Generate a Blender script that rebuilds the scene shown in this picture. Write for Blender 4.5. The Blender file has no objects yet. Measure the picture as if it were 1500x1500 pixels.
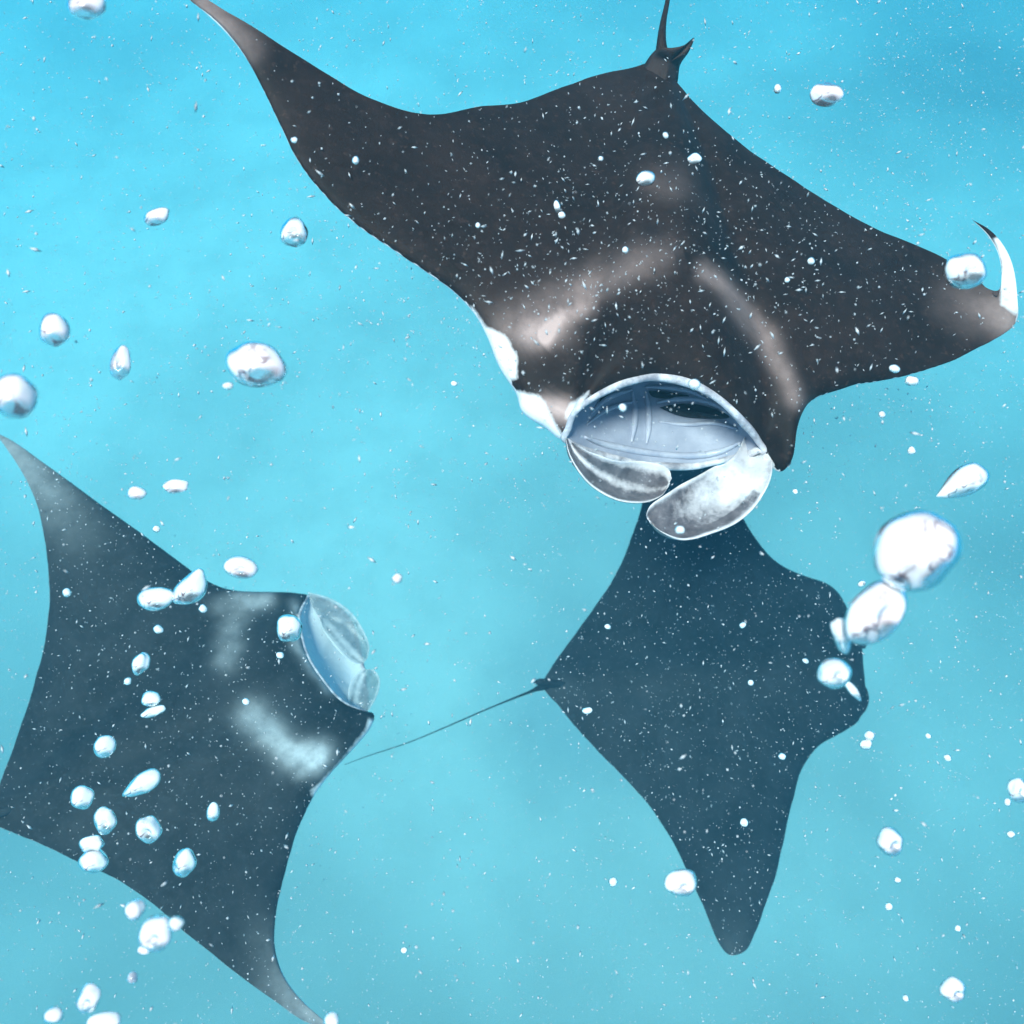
import bpy, bmesh, math, random
import numpy as np
from mathutils import Vector, Matrix, noise
from mathutils.bvhtree import BVHTree

# ------------------------------------------------------------------ camera
scene = bpy.context.scene
COL = scene.collection
PITCH = math.radians(58)          # camera looks down into the water
CAM = Vector((0, 0, 13.0))        # metres above the seabed
FPX = 1299.0                      # focal length in photo pixels (1500 px frame)
cam_d = bpy.data.cameras.new('camera')
cam_d.sensor_width = 36; cam_d.lens = 36 * FPX / 1500
cam_d.clip_start = 0.05; cam_d.clip_end = 2000
cam_d.dof.use_dof = True; cam_d.dof.focus_distance = 2.1; cam_d.dof.aperture_fstop = 3.6
cam = bpy.data.objects.new('camera', cam_d); COL.objects.link(cam)
cam.location = CAM; cam.rotation_euler = (math.pi / 2 - PITCH, 0, 0)
scene.camera = cam
FWD = Vector((0, math.cos(PITCH), -math.sin(PITCH)))
RGT = Vector((1, 0, 0)); UPV = Vector((0, math.sin(PITCH), math.cos(PITCH)))

# ------------------------------------------------------------------ sky, sun, exposure
SUN_TO = Vector((-0.22, -0.34, 0.91)).normalized()
world = bpy.data.worlds.new('World'); scene.world = world; world.use_nodes = True
nt = world.node_tree; nt.nodes.clear()
sky = nt.nodes.new('ShaderNodeTexSky'); sky.sky_type = 'NISHITA'; sky.sun_disc = False
sky.sun_elevation = math.asin(SUN_TO.z); sky.sun_rotation = math.atan2(SUN_TO.x, SUN_TO.y)
bg = nt.nodes.new('ShaderNodeBackground'); bg.inputs[1].default_value = 0.09
out = nt.nodes.new('ShaderNodeOutputWorld')
nt.links.new(sky.outputs[0], bg.inputs[0]); nt.links.new(bg.outputs[0], out.inputs[0])
sun_d = bpy.data.lights.new('sun', 'SUN'); sun_d.energy = 4.5; sun_d.angle = math.radians(14)
sun_d.color = (1.0, 0.96, 0.9)
sun = bpy.data.objects.new('sun', sun_d); COL.objects.link(sun)
sun.rotation_euler = SUN_TO.to_track_quat('Z', 'Y').to_euler(); sun.location = (0, 0, 30)
vs = scene.view_settings
vs.view_transform = 'Standard'; vs.look = 'None'; vs.gamma = 1; vs.exposure = 0.45; vs.use_curve_mapping = False
cy = scene.cycles
cy.use_denoising = True; cy.volume_bounces = 2; cy.max_bounces = 5; cy.diffuse_bounces = 2
cy.glossy_bounces = 2; cy.use_adaptive_sampling = True; cy.adaptive_threshold = 0.03; cy.transmission_bounces = 4; cy.caustics_reflective = False; cy.caustics_refractive = False

# ------------------------------------------------------------------ helpers
def ray(px, py):
    return (FWD + RGT * ((px - 750) / FPX) + UPV * ((750 - py) / FPX))

def at(px, py, depth):                 # point at a given depth along the view axis
    return CAM + ray(px, py) * depth

def tag(o, label=None, cat=None, group=None, kind=None):
    if label: o['label'] = label
    if cat: o['category'] = cat
    if group: o['group'] = group
    if kind: o['kind'] = kind
    return o

def link(name, me, mat=None, parent=None):
    o = bpy.data.objects.new(name, me); COL.objects.link(o)
    if mat: me.materials.append(mat)
    if parent: o.parent = parent; o.matrix_parent_inverse = parent.matrix_world.inverted()
    return o

def mesh(name, verts, faces, attrs=None, smooth=True):
    me = bpy.data.meshes.new(name)
    me.from_pydata([tuple(v) for v in verts], [], faces)
    if attrs:
        for k, vals in attrs.items():
            a = me.attributes.new(k, 'FLOAT', 'POINT')
            a.data.foreach_set('value', np.asarray(vals, dtype=np.float32))
    if smooth:
        me.polygons.foreach_set('use_smooth', [True] * len(me.polygons))
    me.update()
    return me

def new_mat(name):
    m = bpy.data.materials.new(name); m.use_nodes = True
    t = m.node_tree; t.nodes.clear()
    o = t.nodes.new('ShaderNodeOutputMaterial'); b = t.nodes.new('ShaderNodeBsdfPrincipled')
    t.links.new(b.outputs[0], o.inputs[0])
    return m, t, b

def mixc(t, fac, a, b):
    n = t.nodes.new('ShaderNodeMix'); n.data_type = 'RGBA'
    for sock, v in ((n.inputs[0], fac), (n.inputs[6], a), (n.inputs[7], b)):
        if isinstance(v, bpy.types.NodeSocket): t.links.new(v, sock)
        elif isinstance(v, (tuple, list)): sock.default_value = (*v, 1)
        else: sock.default_value = v
    return n.outputs[2]

def noise_tex(t, scale, detail=4, rough=0.55, coord=None):
    n = t.nodes.new('ShaderNodeTexNoise'); n.inputs['Scale'].default_value = scale
    n.inputs['Detail'].default_value = detail; n.inputs['Roughness'].default_value = rough
    if coord: t.links.new(coord, n.inputs['Vector'])
    return n.outputs[0]

def ramp(t, src, p0, p1, c0=0.0, c1=1.0):
    n = t.nodes.new('ShaderNodeMapRange'); t.links.new(src, n.inputs[0])
    n.inputs[1].default_value = p0; n.inputs[2].default_value = p1
    n.inputs[3].default_value = c0; n.inputs[4].default_value = c1
    return n.outputs[0]

def attr(t, name):
    n = t.nodes.new('ShaderNodeAttribute'); n.attribute_name = name
    return n.outputs['Fac']

def math_n(t, op, a, b):
    n = t.nodes.new('ShaderNodeMath'); n.operation = op
    for i, v in enumerate((a, b)):
        if isinstance(v, bpy.types.NodeSocket): t.links.new(v, n.inputs[i])
        else: n.inputs[i].default_value = v
    return n.outputs[0]

def bump(t, b, h, strength, dist):
    n = t.nodes.new('ShaderNodeBump'); n.inputs['Strength'].default_value = strength
    n.inputs['Distance'].default_value = dist
    t.links.new(h, n.inputs['Height']); t.links.new(n.outputs[0], b.inputs['Normal'])

# ------------------------------------------------------------------ materials
def skin_material(name, dark, dark2, pale, belly):
    m, t, b = new_mat(name)
    tc = t.nodes.new('ShaderNodeTexCoord').outputs['Object']
    n1 = noise_tex(t, 5, 6, 0.6, tc); n2 = noise_tex(t, 38, 4, 0.6, tc); n3 = noise_tex(t, 160, 2, 0.5, tc)
    base = mixc(t, ramp(t, n1, 0.35, 0.65), dark, dark2)
    base = mixc(t, math_n(t, 'MULTIPLY', ramp(t, n2, 0.5, 0.8), 0.45), base, tuple(c * 2.1 for c in dark2))
    n4 = noise_tex(t, 17, 6, 0.65, tc)
    pf = math_n(t, 'MULTIPLY', attr(t, 'pale'), ramp(t, n4, 0.3, 0.62, 0.6, 1.08))
    pf = math_n(t, 'MINIMUM', pf, 1.0)
    base = mixc(t, math_n(t, 'MULTIPLY', ramp(t, noise_tex(t, 75, 3, 0.6, tc), 0.6, 0.74), 0.5), base, tuple(c * 3.2 for c in dark2))
    base = mixc(t, pf, base, pale)
    bf = math_n(t, 'ADD', attr(t, 'belly'), math_n(t, 'MULTIPLY', math_n(t, 'SUBTRACT', n2, 0.5), 0.6))
    bf = ramp(t, bf, 0.3, 0.75)
    bc = mixc(t, ramp(t, n2, 0.55, 0.75), belly, tuple(c * 0.72 for c in belly))
    base = mixc(t, bf, base, bc)
    t.links.new(base, b.inputs['Base Color'])
    b.inputs['Roughness'].default_value = 0.6
    b.inputs['Specular IOR Level'].default_value = 0.10
    bump(t, b, n3, 0.25, 0.002)
    return m

SKIN_A = skin_material('manta_skin_brown', (0.0105, 0.0062, 0.0048), (0.024, 0.0138, 0.0108), (0.52, 0.39, 0.365), (0.78, 0.78, 0.80))
SKIN_B = skin_material('manta_skin_slate', (0.008, 0.011, 0.013), (0.020, 0.024, 0.027), (0.50, 0.55, 0.57), (0.70, 0.74, 0.76))
SKIN_C = skin_material('manta_skin_black', (0.005, 0.009, 0.012), (0.014, 0.020, 0.025), (0.10, 0.12, 0.13), (0.66, 0.72, 0.76))

def fin_material(name, grey, grey2, white, clear):
    m, t, b = new_mat(name)
    tc = t.nodes.new('ShaderNodeTexCoord').outputs['Object']
    n2 = noise_tex(t, 30, 5, 0.65, tc); n3 = noise_tex(t, 110, 3, 0.6, tc)
    g = mixc(t, ramp(t, n2, 0.35, 0.65), grey, grey2)
    bf = math_n(t, 'ADD', attr(t, 'belly'), math_n(t, 'MULTIPLY', math_n(t, 'SUBTRACT', n2, 0.5), 0.9))
    bf = math_n(t, 'ADD', bf, math_n(t, 'MULTIPLY', math_n(t, 'SUBTRACT', n3, 0.5), 0.5))
    t.links.new(mixc(t, ramp(t, bf, 0.15, 0.95), g, white), b.inputs['Base Color'])
    b.inputs['Roughness'].default_value = 0.38; b.inputs['Specular IOR Level'].default_value = 0.5
    b.inputs['Subsurface Weight'].default_value = 0.25; b.inputs['Subsurface Radius'].default_value = (0.02, 0.02, 0.02)
    bump(t, b, n2, 0.5, 0.004)
    if clear:                              # thin enough for the water to show through
        tr = t.nodes.new('ShaderNodeBsdfTransparent'); mx = t.nodes.new('ShaderNodeMixShader')
        mx.inputs[0].default_value = clear
        t.links.new(b.outputs[0], mx.inputs[1]); t.links.new(tr.outputs[0], mx.inputs[2])
        o = [q for q in t.nodes if q.type == 'OUTPUT_MATERIAL'][0]; t.links.new(mx.outputs[0], o.inputs[0])
    return m
FIN_A = fin_material('head_fin_skin', (0.075, 0.070, 0.082), (0.20, 0.19, 0.21), (0.82, 0.82, 0.85), 0.16)
FIN_B = fin_material('head_fin_skin_thin', (0.14, 0.20, 0.23), (0.24, 0.31, 0.34), (0.80, 0.88, 0.90), 0.5)

def simple(name, col, col2, scale, rough=0.5, bumpd=0.0, spec=0.4):
    m, t, b = new_mat(name)
    tc = t.nodes.new('ShaderNodeTexCoord').outputs['Object']
    n = noise_tex(t, scale, 5, 0.6, tc)
    t.links.new(mixc(t, ramp(t, n, 0.35, 0.7), col, col2), b.inputs['Base Color'])
    b.inputs['Roughness'].default_value = rough; b.inputs['Specular IOR Level'].default_value = spec
    if bumpd: bump(t, b, noise_tex(t, scale * 3, 3, 0.6, tc), 0.5, bumpd)
    return m

MOUTH = simple('mouth_lining', (0.27, 0.31, 0.40), (0.42, 0.46, 0.55), 9, 0.35, 0.004, 0.5)
MOUTH_PALE = simple('mouth_lining_pale', (0.66, 0.74, 0.78), (0.76, 0.82, 0.84), 9, 0.4, 0.003)  # pale tone puts haze and light through the flesh into the colour
LINE = simple('gill_arch', (0.34, 0.38, 0.48), (0.52, 0.56, 0.64), 22, 0.3, 0.003, 0.6)
LIP = simple('lip_skin', (0.26, 0.26, 0.30), (0.78, 0.78, 0.82), 32, 0.4, 0.003)
SLIT = simple('gill_slit', (0.006, 0.008, 0.012), (0.015, 0.018, 0.022), 30, 0.6)
EYE = simple('eye', (0.05, 0.042, 0.04), (0.16, 0.13, 0.12), 60, 0.3, 0, 0.4)
PLANK = simple('plankton', (0.34, 0.38, 0.40), (0.74, 0.74, 0.76), 55, 0.6)

def bubble_material(name, white, tint, rough):
    m, t, b = new_mat(name)
    tc = t.nodes.new('ShaderNodeTexCoord').outputs['Object']
    n = noise_tex(t, 22, 2, 0.5, tc)
    w = noise_tex(t, 30, 2, 0.5, tc); g = noise_tex(t, 16, 1, 0.5, tc)
    vein = ramp(t, math_n(t, 'ABSOLUTE', math_n(t, 'SUBTRACT', w, 0.5), 0.0), 0.006, 0.030, 1.0, 0.0)
    vein = math_n(t, 'MULTIPLY', vein, ramp(t, g, 0.47, 0.55))
    t.links.new(mixc(t, vein, mixc(t, ramp(t, n, 0.4, 0.7), white, tint), (0.16, 0.07, 0.09)), b.inputs['Base Color'])  # white core paints blown-out glare onto the clear bubble
    b.inputs['Metallic'].default_value = 0.10
    b.inputs['Roughness'].default_value = rough
    bump(t, b, n, 0.6, 0.008)
    # thin edge of the film: water refracted round the air pocket
    gl = t.nodes.new('ShaderNodeBsdfGlass'); gl.inputs['IOR'].default_value = 0.80
    gl.inputs['Color'].default_value = (0.80, 0.93, 0.98, 1); gl.inputs['Roughness'].default_value = 0.05
    lw = t.nodes.new('ShaderNodeLayerWeight'); lw.inputs['Blend'].default_value = 0.5
    mx = t.nodes.new('ShaderNodeMixShader')
    rimf = ramp(t, lw.outputs['Facing'], 0.30, 0.58)
    hole = ramp(t, noise_tex(t, 13, 2, 0.5, tc), 0.52, 0.62, 0.0, 0.9)
    t.links.new(math_n(t, 'MAXIMUM', rimf, hole), mx.inputs[0])
    ts = t.nodes.new('ShaderNodeBsdfTranslucent'); ts.inputs[0].default_value = (*white, 1)
    m2 = t.nodes.new('ShaderNodeMixShader'); m2.inputs[0].default_value = 0.12
    t.links.new(b.outputs[0], m2.inputs[1]); t.links.new(ts.outputs[0], m2.inputs[2])
    t.links.new(m2.outputs[0], mx.inputs[1]); t.links.new(gl.outputs[0], mx.inputs[2])
    o = [q for q in t.nodes if q.type == 'OUTPUT_MATERIAL'][0]
    t.links.new(mx.outputs[0], o.inputs[0])
    return m

BUB = bubble_material('bubble_film', (0.93, 0.95, 0.96), (0.88, 0.92, 0.95), 0.22)
BUBP = bubble_material('bubble_film_rosy', (0.95, 0.93, 0.94), (0.93, 0.76, 0.81), 0.25)

# ------------------------------------------------------------------ seabed and water
def seabed():
    rs = np.concatenate([np.linspace(-14, 30, 120)])
    ext = [-220, -120, -60, -30]; ext2 = [45, 80, 140, 220]
    xs = np.concatenate([ext, np.linspace(-20, 20, 120), [30, 60, 120, 220]])
    ys = np.concatenate([ext, rs, ext2])
    V = []
    for y in ys:
        for x in xs:
            z = 0.18 * noise.noise(Vector((x * 0.22, y * 0.22, 0))) + 0.05 * noise.noise(Vector((x * 0.9, y * 0.9, 3)))
            V.append((x, y, z))
    nx = len(xs)
    F = [(j * nx + i, j * nx + i + 1, (j + 1) * nx + i + 1, (j + 1) * nx + i) for j in range(len(ys) - 1) for i in range(nx - 1)]
    m, t, b = new_mat('sand')
    tc = t.nodes.new('ShaderNodeTexCoord').outputs['Object']
    n1 = noise_tex(t, 0.11, 3, 0.45, tc)
    sx = t.nodes.new('ShaderNodeSeparateXYZ'); t.links.new(tc, sx.inputs[0])
    n1 = math_n(t, 'ADD', n1, math_n(t, 'MULTIPLY', math_n(t, 'MINIMUM', math_n(t, 'MAXIMUM', sx.outputs[0], -14), 14), 0.011))
    n1 = math_n(t, 'ADD', n1, math_n(t, 'MULTIPLY', math_n(t, 'MINIMUM', math_n(t, 'MAXIMUM', math_n(t, 'SUBTRACT', 6.0, sx.outputs[1]), 0), 8), 0.030))  # water's brightness falloff painted into the sand, darker to the right and near
    n2 = noise_tex(t, 0.9, 6, 0.65, tc)
    c = mixc(t, ramp(t, n1, 0.34, 0.76, 1, 0), (0.24, 0.225, 0.20), (0.62, 0.59, 0.53))
    c = mixc(t, ramp(t, n2, 0.45, 0.8, 0, 0.35), c, (0.30, 0.28, 0.24))
    t.links.new(c, b.inputs['Base Color']); b.inputs['Roughness'].default_value = 0.9
    b.inputs['Specular IOR Level'].default_value = 0.1
    o = link('seabed', mesh('seabed', V, F), m)
    tag(o, kind='structure')
seabed()

def haze():
    bm = bmesh.new(); bmesh.ops.create_cube(bm, size=1)
    bmesh.ops.scale(bm, verts=bm.verts, vec=(450, 450, 15.2))
    bmesh.ops.translate(bm, verts=bm.verts, vec=(0, 0, 6.2))
    me = bpy.data.meshes.new('haze'); bm.to_mesh(me); bm.free()
    m = bpy.data.materials.new('sea_water_haze'); m.use_nodes = True
    t = m.node_tree; t.nodes.clear()
    o = t.nodes.new('ShaderNodeOutputMaterial'); p = t.nodes.new('ShaderNodeVolumePrincipled')
    p.inputs['Density'].default_value = 0.064
    p.inputs['Color'].default_value = (0.07, 0.245, 0.345, 1)
    p.inputs['Absorption Color'].default_value = (0.0, 0.61, 0.94, 1)
    p.inputs['Anisotropy'].default_value = 0.0
    t.links.new(p.outputs[0], o.inputs['Volume'])
    tag(link('haze', me, m), kind='stuff')
haze()

# ------------------------------------------------------------------ manta rays
def catmull(P, sub):
    P = np.asarray(P, float); n = len(P); res = []
    for i in range(n - 1):
        p0 = P[max(i - 1, 0)]; p1 = P[i]; p2 = P[i + 1]; p3 = P[min(i + 2, n - 1)]
        for k in range(sub):
            s = k / sub
            res.append(0.5 * (2 * p1 + (p2 - p0) * s + (2 * p0 - 5 * p1 + 4 * p2 - p3) * s * s + (3 * p1 - p0 - 3 * p2 + p3) * s ** 3))
    res.append(P[-1])
    return np.array(res)

def naca(v):
    x = np.clip(1 - v, 0, 1)
    return 10 * (0.2969 * np.sqrt(x) - 0.126 * x - 0.3516 * x ** 2 + 0.2843 * x ** 3 - 0.1036 * x ** 4)

def seg_dist(px, py, line):
    best = np.full(px.shape, 1e9); par = np.zeros(px.shape)
    for k in range(len(line) - 1):
        (x0, y0), (x1, y1) = line[k], line[k + 1]
        dx, dy = x1 - x0, y1 - y0; L = dx * dx + dy * dy
        s = np.clip(((px - x0) * dx + (py - y0) * dy) / L, 0, 1)
        d = np.hypot(px - x0 - s * dx, py - y0 - s * dy)
        q = d < best
        best = np.where(q, d, best); par = np.where(q, (k + s) / (len(line) - 1), par)
    return best, par

def in_poly(px, py, poly):
    ins = np.zeros(px.shape, bool); n = len(poly)
    for i in range(n):
        x0, y0 = poly[i]; x1, y1 = poly[(i + 1) % n]
        c = ((y0 > py) != (y1 > py)) & (px < (x1 - x0) * (py - y0) / (y1 - y0 + 1e-9) + x0)
        ins ^= c
    return ins

def project(P):
    Q = np.asarray(P) - np.array(CAM)
    d = Q @ np.array(FWD)
    return 750 + FPX * (Q @ np.array(RGT)) / d, 750 - FPX * (Q @ np.array(UPV)) / d

def anchor_seed(p): return p.x * 7.3 + p.y * 3.1

class Ray_Fish:
    """A manta whose outline points lie on its own (tilted, bent) body plane."""
    def __init__(s, root, anchor, normal, skin, hs=1.0):
        s.root = root; s.hs = hs; s.p0 = anchor; s.n = normal.normalized(); s.skin = skin

    def pt(s, px, py, h=0.0):
        d = ray(px, py)
        k = ((s.p0 + s.n * h * s.hs) - CAM).dot(s.n) / d.dot(s.n)
        return CAM + d * k

    def body(s, stations, sub, nv, pale, white, head, back, cavity_depth, lining=None):
        # station: (LE px,py,h), (TE px,py,h), up, down, [lower LE px,py,h]
        LU, LL, TE, TH = [], [], [], []
        for st in stations:
            LU.append(s.pt(*st[0])); TE.append(s.pt(*st[1])); TH.append((st[2], st[3]))
            LL.append(s.pt(*st[4]) if len(st) > 4 else s.pt(*st[0]))
        LU, LL, TE, TH = [catmull(a, sub) for a in (LU, LL, TE, TH)]
        TH = np.maximum(TH, 0.0) * s.hs
        for i in range(len(LU)):          # edges are never drawn with a ruler
            w1 = 0.0045 * noise.noise(Vector(LU[i]) * 8) + 0.0022 * noise.noise(Vector(LU[i]) * 23)
            w2 = 0.0055 * noise.noise(Vector(TE[i]) * 8) + 0.0028 * noise.noise(Vector(TE[i]) * 23)
            ch = LU[i] - TE[i]; cl = np.linalg.norm(ch); ch = ch / max(cl, 0.05) * min(1.0, cl / 0.35)
            LU[i] = LU[i] + ch * w1; LL[i] = LL[i] + ch * w1; TE[i] = TE[i] + ch * w2
        hd = [k for k, st in enumerate(stations) if len(st) > 4]
        for i in range(len(LU)):
            if i <= (hd[0] - 1) * sub or i >= (hd[-1] + 1) * sub: LL[i] = LU[i]
        nu = len(LU); n = np.array(s.n)
        v = 0.5 - 0.5 * np.cos(np.linspace(0, math.pi, nv)); prof = naca(v)
        v_ = v[None, :, None]
        hh = lambda T, L, t, sg: T[:, None, :] * (1 - v_) + L[:, None, :] * v_ + sg * n * (t[:, None] * prof[None, :])[:, :, None]
        up = hh(TE, LU, TH[:, 0], 1); dn = hh(TE, LL, TH[:, 1], -1)
        seedv = Vector((anchor_seed(s.p0), 0, 0))
        def rel(G, sg):
            for i in range(nu):
                for j in range(1, nv - 1):
                    q = Vector(G[i, j]); e = min(1.0, 6 * v[j] * (1 - v[j])) * min(1.0, TH[i, 0] / 0.07)
                    dz = 0.010 * noise.noise(q * 3.2 + seedv) + 0.0045 * noise.noise(q * 9 + seedv) + 0.0018 * noise.noise(q * 26 + seedv)
                    G[i, j] += n * dz * e * sg
        # soften the creases between neighbouring chords: flesh, not folded paper
        for G, L in ((up, LU), (dn, LL)):
            w = np.minimum(1, np.minimum(v / 0.10, (1 - v) / 0.16))[None, :, None]
            for it in range(150):
                Sm = G.copy()
                Sm[1:-1, 1:-1] = 0.30 * (G[:-2, 1:-1] + G[2:, 1:-1]) + 0.20 * (G[1:-1, :-2] + G[1:-1, 2:])
                G += w * (Sm - G) * 0.8
        iu = np.arange(nu * nv).reshape(nu, nv)
        il = iu.copy() + nu * nv
        rel(up, 1)
        verts = list(up.reshape(-1, 3)) + list(dn.reshape(-1, 3))
        X, Y = project(up.reshape(-1, 3))
        # natural markings and the painted highlight have wandering edges
        wv = [Vector(q) for q in up.reshape(-1, 3)]
        X0, Y0 = X, Y
        X = X + np.array([9 * noise.noise(q * 7) + 3 * noise.noise(q * 19) for q in wv])
        Y = Y + np.array([9 * noise.noise(q * 7 + Vector((9, 4, 2))) + 3 * noise.noise(q * 19 + Vector((3, 8, 1))) for q in wv])
        pl = np.zeros(len(X))
        for line, r, a0, a1 in pale:
            d, q = seg_dist(X, Y, line)
            if isinstance(r, tuple):          # sharper on one side of the band
                (x0, y0), (x1, y1) = line[0], line[-1]
                side = (X - x0) * (y1 - y0) - (Y - y0) * (x1 - x0)
                r = np.where(side > 0, r[0], r[1])
            pl = np.maximum(pl, np.exp(-(d / r) ** 2) * (a0 + (a1 - a0) * q))
        bl = np.zeros(len(X))
        for poly in white:
            d, q = seg_dist(X0, Y0, poly + [poly[0]])
            d = np.where(in_poly(X0, Y0, poly), d, -d)
            bl = np.maximum(bl, np.clip(0.5 + d / 14, 0, 1))
        belly = np.concatenate([bl, np.ones(nu * nv)]); palev = np.concatenate([pl, np.zeros(nu * nv)])
        # tone the last bit of the lower surface so that the dark back wraps the rim a little
        F = []
        def quad(a, b, c, d):
            q = [a]
            for w in (b, c, d):
                if w not in q: q.append(w)
            if len(q) > 2: F.append(tuple(q))
        gap = np.linalg.norm(LU - LL, axis=1) > 1e-4
        remap = {}
        for i in range(nu):                      # sew the rims
            remap[il[i, 0]] = iu[i, 0]
            if not gap[i]: remap[il[i, nv - 1]] = iu[i, nv - 1]
        R = lambda k: remap.get(k, k)
        for i in range(nu - 1):
            for j in range(nv - 1):
                quad(iu[i, j], iu[i + 1, j], iu[i + 1, j + 1], iu[i, j + 1])
                quad(R(il[i, j]), R(il[i, j + 1]), R(il[i + 1, j + 1]), R(il[i + 1, j]))
        me = mesh('body', verts, F, {'belly': belly, 'pale': palev})
        bm = bmesh.new(); bm.from_mesh(me)
        bmesh.ops.remove_doubles(bm, verts=bm.verts, dist=1e-5)
        bmesh.ops.delete(bm, geom=[q for q in bm.verts if not q.link_faces], context='VERTS')
        bmesh.ops.recalc_face_normals(bm, faces=bm.faces)
        bm.to_mesh(me); bm.free()
        o = link('body', me, s.skin, s.root)
        s.span = sum(np.linalg.norm(np.diff(LU[::sub], axis=0), axis=1))
        # mouth lining: lofted back from both lips
        idx = [i for i in range(nu) if gap[i]]
        if idx and cavity_depth:
            i0, i1 = idx[0] - 1, idx[-1] + 1
            ring = [LU[i] for i in range(i0, i1 + 1)] + [LL[i] for i in range(i1 - 1, i0, -1)]
            ring = np.array(ring); cen = ring.mean(0); b = np.array(back.normalized())
            Vv = []; Fv = []; m = len(ring); K = 14
            for k in range(K):
                q = k / (K - 1)
                sc = 0.985 * (1 - 0.10 * math.sin(q * math.pi)) * (1 - 0.9 * q ** 3.5)
                for p in ring:
                    Vv.append(cen + (p - cen) * sc + b * cavity_depth * q)
            for k in range(K - 1):
                for i in range(m):
                    Fv.append((k * m + i, k * m + (i + 1) % m, (k + 1) * m + (i + 1) % m, (k + 1) * m + i))
            Fv.append(tuple((K - 1) * m + i for i in range(m)))
            cav = mesh('mouth_lining', Vv, Fv)
            co = link('mouth_lining', cav, lining or MOUTH, s.root)
            s.cav = BVHTree.FromPolygons([Vector(q) for q in Vv], Fv)
            s.cav_obj = co; s.ring = ring
        return o

    def tube(s, name, pts, radii, mat, nseg=10, closed=False, sub=6, parent=None):
        P = [Vector(p) for p in pts]
        if closed: P3 = catmull([P[-1]] + P + [P[0], P[1]], sub)[sub:-sub - 1]; RR = catmull([[radii[-1]]] + [[r] for r in radii] + [[radii[0]], [radii[1]]], sub)[sub:-sub - 1]
        else: P3 = catmull(P, sub); RR = catmull([[r] for r in radii], sub)
        n = len(P3); V = []; F = []; prev = None
        for i in range(n):
            a = P3[(i - 1) % n] if closed else P3[max(i - 1, 0)]; b = P3[(i + 1) % n] if closed else P3[min(i + 1, n - 1)]
            T = Vector(b - a).normalized()
            if prev is None: prev = s.n.copy() if abs(T.dot(s.n)) < 0.9 else RGT.copy()
            N = (prev - T * prev.dot(T)).normalized(); prev = N; B = T.cross(N)
            for k in range(nseg):
                an = 2 * math.pi * k / nseg
                V.append(Vector(P3[i]) + (N * math.cos(an) + B * math.sin(an)) * max(RR[i][0], 1e-4))
        for i in range(n if closed else n - 1):
            for k in range(nseg):
                F.append((i * nseg + k, i * nseg + (k + 1) % nseg, ((i + 1) % n) * nseg + (k + 1) % nseg, ((i + 1) % n) * nseg + k))
        if not closed:
            F.append(tuple(range(nseg))[::-1]); F.append(tuple((n - 1) * nseg + k for k in range(nseg)))
        return link(name, mesh(name, V, F, {'belly': [0] * len(V), 'pale': [0] * len(V)}), mat, parent or s.root)

    def lobe(s, railA, railB, scoop, thick, bellyf, palef, name='cephalic_fin', nb=30, sub=10, mat=None):
        """a scooped, thick, leaf-like fin between two rails"""
        A = catmull([s.pt(*p) for p in railA], sub); B = catmull([s.pt(*p) for p in railB], sub)
        n = len(A); top = []; bot = []; be = []; pa = []
        mid = 0.5 * (A + B)
        for i in range(n):
            T = Vector(mid[min(i + 1, n - 1)] - mid[max(i - 1, 0)]).normalized()
            W = Vector(B[i] - A[i]); wl = W.length
            N = T.cross(W).normalized() if wl > 1e-5 else s.n
            if N.dot(CAM - Vector(mid[i])) < 0: N = -N
            for j in range(nb):
                q = j / (nb - 1); e = math.sin(math.pi * q)
                endf = min(1.0, 4 * (1 - i / (n - 1)) + 0.15, 6 * i / (n - 1) + 0.1)
                P = Vector(A[i]).lerp(Vector(B[i]), q) - N * (scoop * wl * e)
                P = P + N * (0.006 * math.sin(7 * q + 5 * i / n) * e + 0.008 * noise.noise(P * 14)) + W * (0.02 * noise.noise(P * 11 + Vector((5, 0, 0))))
                th = thick * (0.35 + 0.65 * e ** 0.4) * endf
                # rolled rim
                rim = math.exp(-((q) / 0.07) ** 2) + math.exp(-((1 - q) / 0.07) ** 2)
                P = P + N * (0.008 * rim)
                top.append(P + N * th * 0.5); bot.append(P - N * th * 0.5)
                a = i / (n - 1)
                be.append(bellyf(a, q)); pa.append(palef(a, q))
        F = []; m = n * nb
        for i in range(n - 1):
            for j in range(nb - 1):
                a = i * nb + j
                F.append((a, a + 1, a + nb + 1, a + nb)); F.append((m + a, m + a + nb, m + a + nb + 1, m + a + 1))
            F.append((i * nb, (i + 1) * nb, m + (i + 1) * nb, m + i * nb))
            a = i * nb + nb - 1
            F.append((a, m + a, m + a + nb, a + nb))
        for j in range(nb - 1):
            F.append((j, m + j, m + j + 1, j + 1)); a = (n - 1) * nb + j
            F.append((a, a + 1, m + a + 1, m + a))
        return link(name, mesh(name, top + bot, F, {'belly': be + [0.15] * m, 'pale': pa + [0.1] * m}), mat or s.skin, s.root)

    def blade(s, name, poly, thick):
        """small upright fin: fan from outline points (px,py,h), bulged in the middle"""
        P = catmull([s.pt(*p) for p in poly + [poly[0]]], 5)[:-1]
        c = P.mean(0); V = []; F = []; n = len(P); K = 5; nn = np.array((CAM - Vector(c)).normalized())
        for sg in (1, -1):
            base = len(V)
            for k in range(K):
                q = k / (K - 1)
                for p in P: V.append(p + (c - p) * q + nn * sg * thick * 0.5 * math.sqrt(max(0, 1 - (1 - q) ** 2)))
            for k in range(K - 1):
                for i in range(n):
                    f = (base + k * n + i, base + k * n + (i + 1) % n, base + (k + 1) * n + (i + 1) % n, base + (k + 1) * n + i)
                    F.append(f if sg > 0 else f[::-1])
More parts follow.
